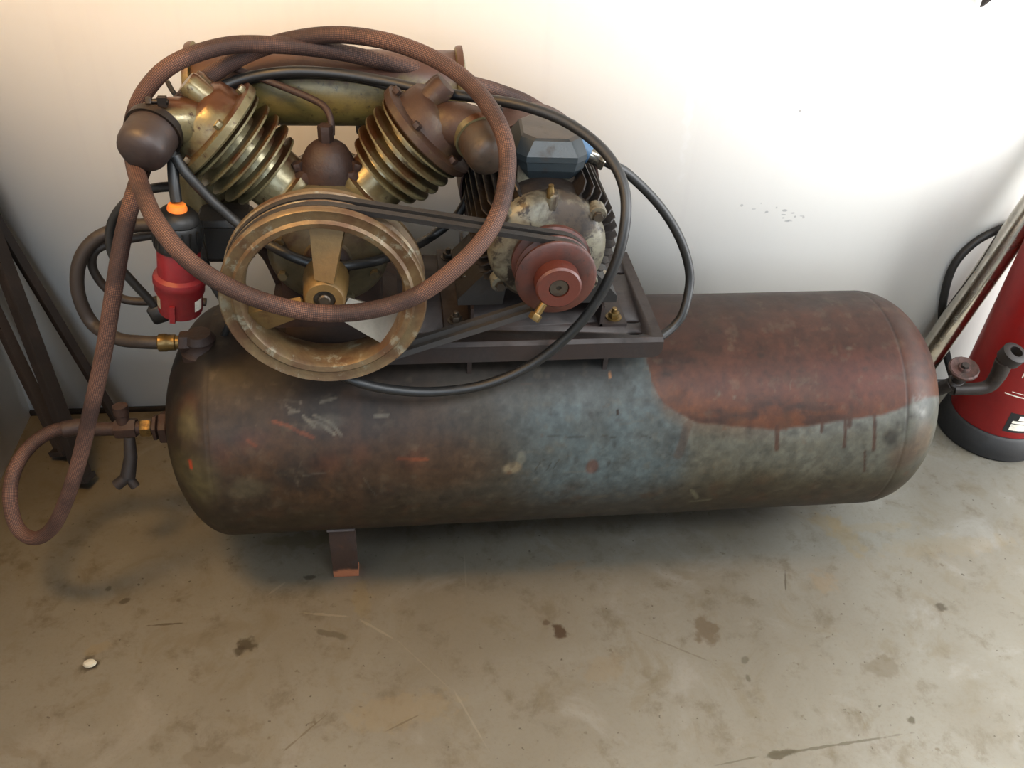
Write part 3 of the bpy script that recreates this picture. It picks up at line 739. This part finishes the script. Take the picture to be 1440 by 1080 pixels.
# breather dome on top between the cylinders
bt = Vector((WX+.004, -.01, 0)); TBd = frame((bt.x, bt.y, 0), (0, 0, 1))
part(MB().lathe([(.044, .785), (.044, .835), (.041, .847), (.032, .864), (.022, .873), (.012, .877)], TBd, 14), 'breather_dome', M['rusty'], cc, angle=25)
mb = MB(); mb.box((bt.x, bt.y-.012, .812), (.112, .040, .050), bev=.014); part(mb, 'breather_flange', M['rusty'], cc)
for sx in (-1, 1):
    mb = MB(); hexa(.009, 0, .012, frame((bt.x+sx*.044, bt.y-.014, .836), (sx*.25, 0, 1)), mb); part(mb, 'breather_bolt', M['rusty'], cc)
mb = MB(); hexa(.012, .876, .902, TBd, mb); part(mb, 'pipe_nut', M['rusty'], cc)

def bank(sx, tone, htone):
    d = Vector((sx*math.sin(math.radians(45)), 0, math.cos(math.radians(45))))
    Tc = frame((WX, 0, WZ), d, (0, 1, 0))
    cy = part(MB().lathe([(.052, .07), (.062, .085), (.062, .098), (.053, .101), (.050, .106), (.050, .215)], Tc, 48), 'cylinder', M[tone])
    for k, (q, r_) in enumerate(((.211, .080), (.191, .0795), (.171, .078), (.151, .075), (.133, .066))):
        part(MB().lathe([(.048, q-.0055), (r_*.93, q-.003), (r_, q-.0015), (r_, q+.0015), (r_*.93, q+.003), (.048, q+.0055)], Tc, 56, closed=True), 'cooling_fin', M[tone], cy)
    hd = part(MB().lathe([(.03, .218), (.084, .218), (.087, .221), (.087, .232), (.082, .2345), (.068, .236), (.066, .241), (.062, .263), (.052, .272), (.03, .274)], Tc, 56), 'cylinder_head', M[htone])
    lug = []
    for (u, v, r_, h_) in ((-.012, -.036 if sx < 0 else .036, .019, .302), (.030, -.030 if sx < 0 else .030, .016, .294), (-.044, .0, .014, .284)):
        part(MB().lathe([(r_, .24), (r_, h_-.006), (r_*.85, h_), (.001, h_)], Tc @ Matrix.Translation((-u if False else u, v, 0)), 24), 'valve_cap', M[htone], hd)
    for k in range(6):
        a = math.radians(60*k+30); mb = MB(); hexa(.0075, .2345, .243, Tc @ Matrix.Translation((.0765*math.cos(a), .0765*math.sin(a), 0)), mb); part(mb, 'head_bolt', M['rusty'] if sx > 0 else M[htone], hd)
    # intake elbow out to the air filter
    f0 = at(222, 177, -.05) if sx < 0 else at(670, 186, -.05)
    ax = Vector((sx*.30, -1, -.28)).normalized()
    h0 = Vector((WX, -.012, WZ))+d*.250+Vector((0, -.01, 0))
    pts = spline([h0, h0+(f0-h0)*.45+Vector((0, .0, .006)), f0-ax*.006, f0+ax*.006], 6)
    part(MB().tube(pts, lambda t: .036-.003*t, 24), 'intake_elbow', M[htone], hd)
    fr = .037 if sx < 0 else .035
    fm = M['filter_dark'] if sx < 0 else M['filter_tan']
    fa = part(MB().lathe([(fr*.9, -.004), (fr, 0), (fr, .042), (fr*.97, .053), (fr*.89, .061), (fr*.72, .067), (fr*.42, .071), (.001, .072)], frame(f0, ax), 40), 'air_filter', fm)
    part(MB().lathe([(fr, .004), (fr+.004, .004), (fr+.004, .016), (fr, .016)], frame(f0, ax), 40, closed=True), 'clamp_band', M['clamp'] if sx < 0 else M['olive'], fa)
    Tcl = frame(f0+ax*.010+Vector((.012 if sx < 0 else .020, 0, fr+.005)), (1, 0, 0)); mb = MB(); mb.lathe([(.004, -.014), (.004, .014)], Tcl, 10); hexa(.007, -.016, -.008, Tcl, mb); mb.box((0, 0, .006), (.010, .014, .012), Tcl)
    part(mb, 'clamp_screw', M['clamp'], fa)
bank(-1, 'olive', 'olive'); bank(1, 'olive', 'olive_rust')

# ---- intercooler vessel across the back
IC0, IC1, ICY, ICZ, ICR = -.325, .125, .125, .910, .060
TI = frame((0, ICY, ICZ), (1, 0, 0), (0, 1, 0))
ic = part(MB().lathe([(.001, IC0-.0), (.03, IC0), (.05, IC0+.006), (ICR, IC0+.02), (ICR, IC1-.02), (.05, IC1-.006), (.03, IC1), (.001, IC1)], TI, 56), 'intercooler', M['cooler'])
for xx in (IC0+.012, IC1-.014):
    part(MB().lathe([(.0, -.008), (.050, -.008), (.066, -.004), (.068, 0), (.068, .006), (.05, .010), (0, .010)], frame((xx, ICY, ICZ), (1, 0, 0)), 48), 'end_cap', M['cooler'], ic)
mb = MB(); hexa(.012, -.074, -.05, frame((-.048, ICY-.01, ICZ), (0, 0, 1)), mb); part(mb, 'drain_plug', M['dark'], ic)
for sx in (-1, 1):
    mb = MB(); x_ = WX+sx*.16; mb.tube(spline([(WX+sx*.17, .03, WZ+.155), (x_, .08, WZ+.17), (WX+sx*.14, ICY, ICZ-.045)], 8), .016, 16); part(mb, 'transfer_pipe', M['rusty'], ic)
# vertical cooler pot at the left behind the cylinder
pot = part(MB().lathe([(.02, .675), (.045, .680), (.054, .692), (.055, .70), (.055, .845), (.05, .856), (.02, .862)], frame((-.303, .095, 0), (0, 0, 1)), 44), 'aftercooler', M['olive'])
part(MB().tube(spline([(-.303, .095, .855), (-.300, .10, .875), (-.29, .11, .885)], 6), .016, 14), 'cooler_neck', M['rusty'], pot)
# small copper line from the vessel down to the breather
part(MB().tube(path([(318, 92, .075), (350, 104, .06), (395, 121, .045), (436, 138, .03), (456, 150, .015), (465, 168, .0), (466, 190, -.008)], 8), .0055, 10), 'oil_line', M['rusty'])
part(MB().tube(path([(236, 116, .05), (244, 130, .03), (262, 150, .01), (283, 170, -.01)], 6), .004, 8), 'unloader_pipe', M['dark'])
# pressure switch and its riser
ps = part(MB().box((-.272, .0, .715), (.085, .07, .075), bev=.010), 'pressure_switch', M['dark'])
part(MB().box((-.272, -.036, .715), (.062, .006, .055), bev=.008), 'switch_cover', M['black'], ps)
part(MB().tube([(-.275, .01, .68), (-.277, .01, .60), (-.280, .01, .50)], .014, 16), 'riser_pipe', M['dark'], ps)
part(MB().tube(spline([(-.312, -.02, .70), (-.305, -.03, .64), (-.285, -.035, .58), (-.30, -.03, .53)], 8), .006, 10), 'switch_cable', M['cable'], ps)
part(MB().tube(spline([(-.24, .01, .70), (-.215, .02, .66), (-.20, .03, .60)], 6), .012, 12), 'switch_pipe', M['rusty'], ps)

# ---- delivery elbow on the tank and the brown rubber hose
ef = at(280, 474, -.045)
mb = MB(); mb.lathe([(.034, -.03), (.034, -.004), (.028, .0), (.024, .012), (.026, .018), (.020, .030)], frame(ef+Vector((0, 0, -.022)), (0, 0, 1)), 28)
elb = part(mb, 'tank_elbow', M['rusty'])
e1 = at(262, 481, -.047); e2 = at(222, 482, -.047)
dx = (e2-e1).normalized()
mb = MB(); Te = frame(e1, dx); hexa(.019, -.01, .010, Te, mb); part(mb, 'elbow_nut', M['rusty'], elb)
mb = MB(); mb.lathe([(.012, .008), (.012, .016), (.014, .018), (.014, .03), (.0155, .032), (.0155, .044), (.013, .046)], Te, 22); part(mb, 'hose_coupling', M['brass'], elb)
rh = MB(); rh.tube(path([(236, 482, -.047), (200, 481, -.045), (165, 476, -.03), (130, 455, .0), (110, 412, .01), (112, 368, .02), (135, 336, .03), (175, 320, .04), (220, 316, .04), (262, 322, .03), (305, 322, .02)], 9), .0115, 16)
part(rh, 'rubber_hose', M['rubber'])
part(MB().tube(path([(300, 322, .06), (220, 330, .055), (165, 340, .05), (135, 352, .04), (130, 375, .04), (146, 402, .04), (172, 420, .04), (205, 424, .04), (238, 420, .04), (290, 425, .04)], 9), .0075, 12), 'thin_hose', M['rubber'])

# ---- stop valve on the left end of the tank
TV = frame((XL, 0, H-.015), (-1, 0, 0), (0, 0, 1))
sv = MB(); sv.lathe([(.016, -.02), (.016, .012), (.013, .014), (.013, .165), (.012, .168)], TV, 20); sv = part(sv, 'stop_valve', M['rusty'])
for r_, a, b, mk in ((.032, .006, .022, 'rusty'), (.026, .026, .034, 'rusty'), (.018, .038, .058, 'brass'), (.020, .066, .104, 'rusty'), (.017, .150, .162, 'brass')):
    mb = MB(); hexa(r_, a, b, TV, mb); part(mb, 'pipe_nut', M[mk], sv)
vp = TV @ Vector((0, 0, .088))
mb = MB(); mb.lathe([(.012, 0), (.012, .03), (.014, .032), (.014, .05), (.009, .052)], frame(vp, (0, .15, 1)), 16); part(mb, 'valve_stem', M['rusty'], sv)
mb = MB()
h0 = vp+Vector((.01, -.015, -.008)); h1 = h0+Vector((-.012, -.03, -.075))
mb.tube([h0, (h0+h1)/2+Vector((.004, 0, 0)), h1], lambda t: .010+.004*t, 10)
mb.tube([h1, h1+Vector((-.022, -.008, -.014))], .011, 10); mb.tube([h1, h1+Vector((.012, -.008, -.020))], .009, 10)
part(mb, 'valve_lever', M['bar_dark'], sv)

# ---- cable from the gland tucked behind the base plate
ge = g0+gd*.044
pts = spline([ge-gd*.01, ge+gd*.012]+[at(*q) for q in [(886, 247, -.058), (928, 290, -.06), (957, 338, -.065), (970, 388, -.075), (962, 436, -.10), (948, 458, -.11), (930, 473, -.122)]], 10)
part(MB().tube(pts, .0078, 14), 'motor_cable', M['cable'], mot)

# ================================================================== braided air hose looped over the machine
H1 = [(106, 601, -.005), (72, 607, -.02), (42, 628, -.05), (21, 660, -.09), (14, 700, -.13), (24, 741, -.16), (47, 757, -.18), (72, 744, -.19), (92, 706, -.19), (112, 645, -.18), (130, 568, -.17), (146, 495, -.16), (159, 415, -.145), (172, 338, -.12), (190, 268, -.085), (210, 215, -.01),
      (240, 160, .0), (285, 115, .045), (340, 80, .06), (400, 58, .065), (470, 49, .055), (540, 57, .03), (605, 80, .0), (658, 115, -.04), (695, 162, -.10), (713, 213, -.155), (709, 272, -.205), (688, 325, -.245), (645, 373, -.272), (585, 416, -.282), (510, 438, -.286), (430, 438, -.286), (345, 414, -.282), (272, 372, -.262), (222, 315, -.215), (196, 256, -.13), (186, 212, -.035), (187, 170, -.005), (206, 126, -.005), (247, 88, .0), (320, 64, .03), (400, 64, .05), (480, 74, .07), (560, 92, .09), (640, 112, .115), (700, 128, .15), (752, 150, .19), (790, 185, .25), (800, 230, .28)]
hose = thing('air_hose', at(47, 762, -.18)*1.0, 'copper-brown braided air hose looped over the whole compressor, hanging down at left', 'hose')
mb = MB(); mb.tube(path(H1, 14), .0125, 18, uv=True); mb.build('braided_hose', M['braid'], hose)
a = at(*H1[0]); b = at(*H1[1]); mb = MB(); mb.lathe([(.015, -.012), (.016, 0), (.016, .02), (.014, .024)], frame(a, b-a), 20); mb.build('hose_ferrule', M['rusty'], hose)

# ================================================================== black power cable with red plug
pt, pb = at(249, 292, -.10), at(254, 436, -.10)
pd = (pb-pt).normalized(); L = (pb-pt).length
cable = thing('power_cable', pb, 'black rubber power cable coiled over the machine with a red five-pin plug', 'cable')
C1 = [(248, 284, -.10), (244, 250, -.085), (244, 215, -.06), (252, 178, -.02), (285, 140, .02), (335, 113, .05), (400, 101, .05), (470, 103, .05), (540, 114, .04), (600, 127, .02), (680, 139, -.01), (740, 150, -.04), (800, 174, -.07), (850, 213, -.11), (877, 262, -.15), (878, 322, -.185), (858, 388, -.20), (818, 452, -.20), (755, 508, -.198), (685, 540, -.2), (610, 551, -.2), (545, 547, -.2), (500, 536, -.2), (455, 515, -.178), (400, 480, -.16)]
mb = MB(); mb.tube(path(C1, 12), .0082, 14)
C2 = [(246, 218, -.05), (250, 190, -.03), (262, 160, .0), (300, 132, .03), (350, 112, .06), (420, 104, .07), (490, 108, .06), (550, 122, .04), (602, 145, .02), (645, 178, .04), (668, 215, .05), (666, 250, .05), (645, 300, .045), (600, 337, .03), (545, 362, -.005 - .11), (500, 372, -.152), (455, 374, -.155), (405, 358, -.145), (345, 322, -.10), (300, 284, -.09), (264, 246, -.085), (247, 220, -.075)]
mb.tube(path(C2, 12), .0078, 14)
C3 = [(243, 262, -.05), (212, 266, -.04), (180, 282, -.03), (158, 312, -.02), (155, 345, -.02), (166, 372, -.02), (188, 398, -.02), (212, 424, -.02), (222, 440, -.02)]
mb.tube(path(C3, 10), .0075, 12)
mb.build('cable', M['cable'], cable)
Tp = frame(pt, pd, (0, -1, 0))
mb = MB(); mb.lathe([(.0085, -.006), (.0125, -.005), (.0145, 0), (.0145, .005), (.010, .008)], Tp, 28); mb.build('orange_seal', M['orange'], cable)
mb = MB(); mb.lathe([(.012, .003), (.022, .004), (.030, .012), (.032, .020), (.031, .022), (.034, .026), (.036, .060), (.034, .066), (.02, .066)], Tp, 40)
for k in range(18):
    a = 2*math.pi*k/18; mb.box((0, 0, 0), (.003, .003, .032), Tp @ Matrix.Rotation(a, 4, 'Z') @ Matrix.Translation((.0355, 0, .043)))
mb.build('gland_nut', M['black'], cable)
plug = MB(); plug.lathe([(.02, .062), (.030, .062), (.0315, .070), (.032, .112), (.0385, .116), (.0395, .120), (.0395, .128), (.0375, .131), (.0375, .142), (.034, .150), (.0335, L-.004), (.032, L), (.029, L), (.029, .16), (.001, .16)], Tp, 44)
plug = plug.build('plug_body', M['red'], cable)
mb = MB(); mb.box((0, 0, 0), (.006, .008, .03), Tp @ Matrix.Translation((.035, .006, L-.014))); mb.build('keyway_rib', M['red'], plug)
for a_, mt_, nm in ((-62, 'white_label', 'white_sticker'), (62, 'grey_label', 'grey_sticker')):
    mb = MB(); r_ = .0343; z0, z1 = L-.036, L-.014; vs = []
    for k in range(5):
        aa = math.radians(a_-13+26*k/4); vs += [(r_*math.cos(aa), r_*math.sin(aa), z0), (r_*math.cos(aa), r_*math.sin(aa), z1), (r_*.97*math.cos(aa), r_*.97*math.sin(aa), z0), (r_*.97*math.cos(aa), r_*.97*math.sin(aa), z1)]
    fs = []
    for k in range(4): fs += [(4*k, 4*k+4, 4*k+5, 4*k+1), (4*k+2, 4*k+3, 4*k+7, 4*k+6), (4*k, 4*k+2, 4*k+6, 4*k+4), (4*k+1, 4*k+5, 4*k+7, 4*k+3)]
    fs += [(0, 1, 3, 2), (16, 18, 19, 17)]
    mb.add(vs, fs, Tp); mb.build(nm, M[mt_], plug)
for k in range(5):
    a = 2*math.pi*k/5; mb = MB(); mb.lathe([(.003, .16), (.003, L-.012), (.002, L-.010)], Tp @ Matrix.Translation((.018*math.cos(a), .018*math.sin(a), 0)), 10); mb.build('contact_pin', M['brass'], plug)
q = at(224, 440, -.02); mb = MB(); mb.box((0, 0, 0), (.030, .022, .030), frame(q, (.3, -.1, -.9)), bev=.004); mb.build('connector', M['black'], cable)

# ================================================================== things at the left
def lean(name, p0, p1, ext, w_, t_, mt, label):
    d = (p1-p0).normalized(); e = p0+d*ext
    e = p0+d*min(ext, (WALL_Y-.012-p0.y)/d.y); T_ = frame(p0, d, (-1, .35, 0)); Ln = (e-p0).length
    o = thing(name, p0, label, 'bar', 'steel bars leaning in the left corner')
    mb = MB(); mb.prism([(-w_/2, 0), (w_/2, 0), (w_/2, t_), (-w_/2+t_, t_), (-w_/2+t_, w_*.7), (-w_/2, w_*.7)], .003, Ln, T_)
    mb.build('angle_iron', M[mt], o, angle=20)
    mb = MB(); mb.box((0, w_*.25, .008), (w_*1.05, w_*.8, .012), T_); mb.build('end_foot', M['bar_dark'], o)
    return o
def floorfix(p, dz=.012): return Vector((p.x, p.y, dz))
lean('steel_bar', floorfix(atz(120, 672, .012)), at(40, 460, .27), 1.05, .046, .006, 'bar_dark', 'dark steel bar leaning in the left corner, middle one of three')
lean('steel_bar', floorfix(atz(90, 636, .012)), at(10, 470, .33), .80, .036, .006, 'bar_mid', 'dusty brown steel bar leaning nearest the left wall')
lean('steel_bar', floorfix(atz(172, 601, .012)), at(2, 318, .385), 1.15, .030, .005, 'bar_dark', 'dark steel bar leaning on the white wall, right one of three, behind the hose')

# ================================================================== things at the right
EX, EY = 1.500, .222
ext = thing('fire_extinguisher', (EX, EY, 0), 'red fire extinguisher cylinder with a black rubber skirt right of the tank', 'extinguisher')
TE = frame((EX, EY, 0), (0, 0, 1))
mb = MB(); mb.lathe([(.05, .02), (.100, .022), (.108, .05), (.110, .07), (.110, .52), (.104, .56), (.085, .60), (.055, .625), (.03, .635), (.03, .66)], TE, 64); body = mb.build('cylinder_body', M['ext_red'], ext)
mb = MB(); mb.lathe([(.10, 0), (.124, 0), (.127, .004), (.126, .02), (.119, .058), (.113, .064), (.104, .064), (.104, .01)], TE, 64, closed=True); mb.build('rubber_skirt', M['ext_black'], ext)
mb = MB(); mb.lathe([(.02, .65), (.028, .655), (.028, .70), (.015, .71)], TE, 24); mb.box((EX-.03, EY-.02, .73), (.13, .022, .012), bev=.004); mb.box((EX-.03, EY-.02, .705), (.11, .020, .010), bev=.004); mb.build('head_valve', M['greydark'], ext)
def wrap(a0, a1, z0, z1, r_, n=8):
    vs = []; fs = []
    for k in range(n+1):
        a = math.radians(a0+(a1-a0)*k/n); c_, s_ = math.cos(a), math.sin(a)
        for rr, z in ((r_, z0), (r_, z1), (r_-.003, z0), (r_-.003, z1)): vs.append((EX+rr*c_, EY+rr*s_, z))
    for k in range(n): i = 4*k; fs += [(i, i+4, i+5, i+1), (i+2, i+3, i+7, i+6), (i, i+2, i+6, i+4), (i+1, i+5, i+7, i+3)]
    fs += [(0, 1, 3, 2), (4*n, 4*n+2, 4*n+3, 4*n+1)]
    return MB().add(vs, fs)
lb = wrap(-118, -60, .083, .140, .1106).build('black_label', M['ext_black'], body)
for z0, z1, a0 in ((.090, .108, -112), (.111, .118, -112), (.121, .134, -106)): wrap(a0, -62, z0, z1, .1112).build('label_panel', M['white_label'], lb)
wrap(-135, -60, .186, .1885, .1106, 14).build('white_line', M['white_label'], body)
wrap(-128, -60, .196, .1972, .1106, 14).build('white_line', M['white_label'], body)
mb = wrap(-126, -124.8, .24, .50, .1106, 1); mb.build('white_line', M['white_label'], body)
# hose valve with hand wheel held on its side
hw = at(1355, 519, .10)
Th = frame(hw, (-.15, -.25, 1))
vs_ = MB(); vs_.lathe([(.012, -.06), (.012, -.012), (.007, -.008), (.007, .0)], Th, 16); vs_.lathe([(.018, -.075), (.020, -.07), (.020, -.045), (.014, -.04)], Th, 12)
vs_.tube(spline([hw+Vector((.0, .0, -.058)), at(1385, 545, .085), at(1402, 530, .083), at(1412, 508, .083)], 6), lambda t: .013+.006*t, 14)
vs_.tube([hw+Vector((-.002, .01, -.05)), hw+Vector((-.02, .035, -.09)), hw+Vector((-.02, .05, -.14))], .016, 12)
hv = vs_.build('hose_valve', M['greydark'], ext)
mb = MB(); mb.lathe([(.004, -.004), (.026, -.004), (.030, -.006), (.033, -.002), (.033, .004), (.030, .007), (.026, .004), (.014, .003), (.012, .009), (.004, .010)], Th, 14, closed=True); mb.build('hand_wheel', M['handwheel'], hv)
mb = MB(); hexa(.009, .006, .016, Th, mb); mb.build('spindle_nut', M['greydark'], hv)
cr = at(1423, 500, .083)
mb = MB(); mb.lathe([(.014, -.014), (.026, -.014), (.027, .012), (.022, .016), (.014, .016)], frame(cr, (.1, -.35, 1)), 24, closed=True); mb.build('clamp_ring', M['bar_dark'], hv)
part_h = MB().tube(path([(1346, 548, .27), (1334, 510, .35), (1325, 465, .398), (1327, 420, .402), (1340, 376, .402), (1366, 345, .402), (1400, 325, .402), (1440, 314, .402), (1490, 316, .38), (1525, 330, .33)], 9), .0098, 14)
part_h.build('discharge_hose', M['ext_black'], ext)

# chrome tube leaning on the back wall behind the tank
p0, p1 = at(1318, 484, .348), at(1440, 309, .353); d = (p1-p0).normalized()
lo = p0-d*((p0.z-.026)/d.z); tt = (WALL_Y-.036-lo.y)/d.y if d.y > 1e-4 else 9
tube = thing('chrome_tube', lo, 'shiny chrome tube leaning behind the right end of the tank', 'tube')
mb = MB(); Tt = frame(lo, d); LN = min(tt, 1.6)
mb.lathe([(.029, .004), (.032, .0), (.032, LN), (.029, LN), (.029, .004)], Tt, 36, caps=False); mb.build('tube_shell', M['chrome'], tube)
mb = MB(); mb.lathe([(.0, -.006), (.033, -.006), (.036, .0), (.036, .02), (.0, .02)], Tt, 28); mb.build('end_cap', M['black'], tube)

# iron bracket on the wall at the upper right
q = at(1395, -18, .395)
br = MB(); br.box((q.x, WALL_Y-.004, q.z+.03), (.05, .008, .08)); br.box((q.x+.005, WALL_Y-.03, q.z+.005), (.035, .06, .008)); br.prism([(0, 0), (.055, 0), (0, .05)], -.003, .003, frame((q.x, WALL_Y-.008, q.z+.009), (1, 0, 0), (0, -1, 0)))
tag(br.build('wall_bracket', M['bar_mid'], None, loc=(q.x, WALL_Y-.004, q.z)), 'dark iron bracket on the white wall at upper right', 'bracket')
# pebble in the floor chip
q = atz(127, 935, 0)
mb = MB(); mb.lathe([(.001, 0), (.008, .001), (.011, .004), (.009, .008), (.004, .010), (.001, .0102)], Matrix.Translation(q) @ Matrix.Diagonal((1.1, .8, 1, 1)), 12)
tag(mb.build('pebble', plain('pale_pebble', (150, 142, 122), .8), None, loc=q), 'small pale pebble lying in a chip of the concrete floor', 'stone')
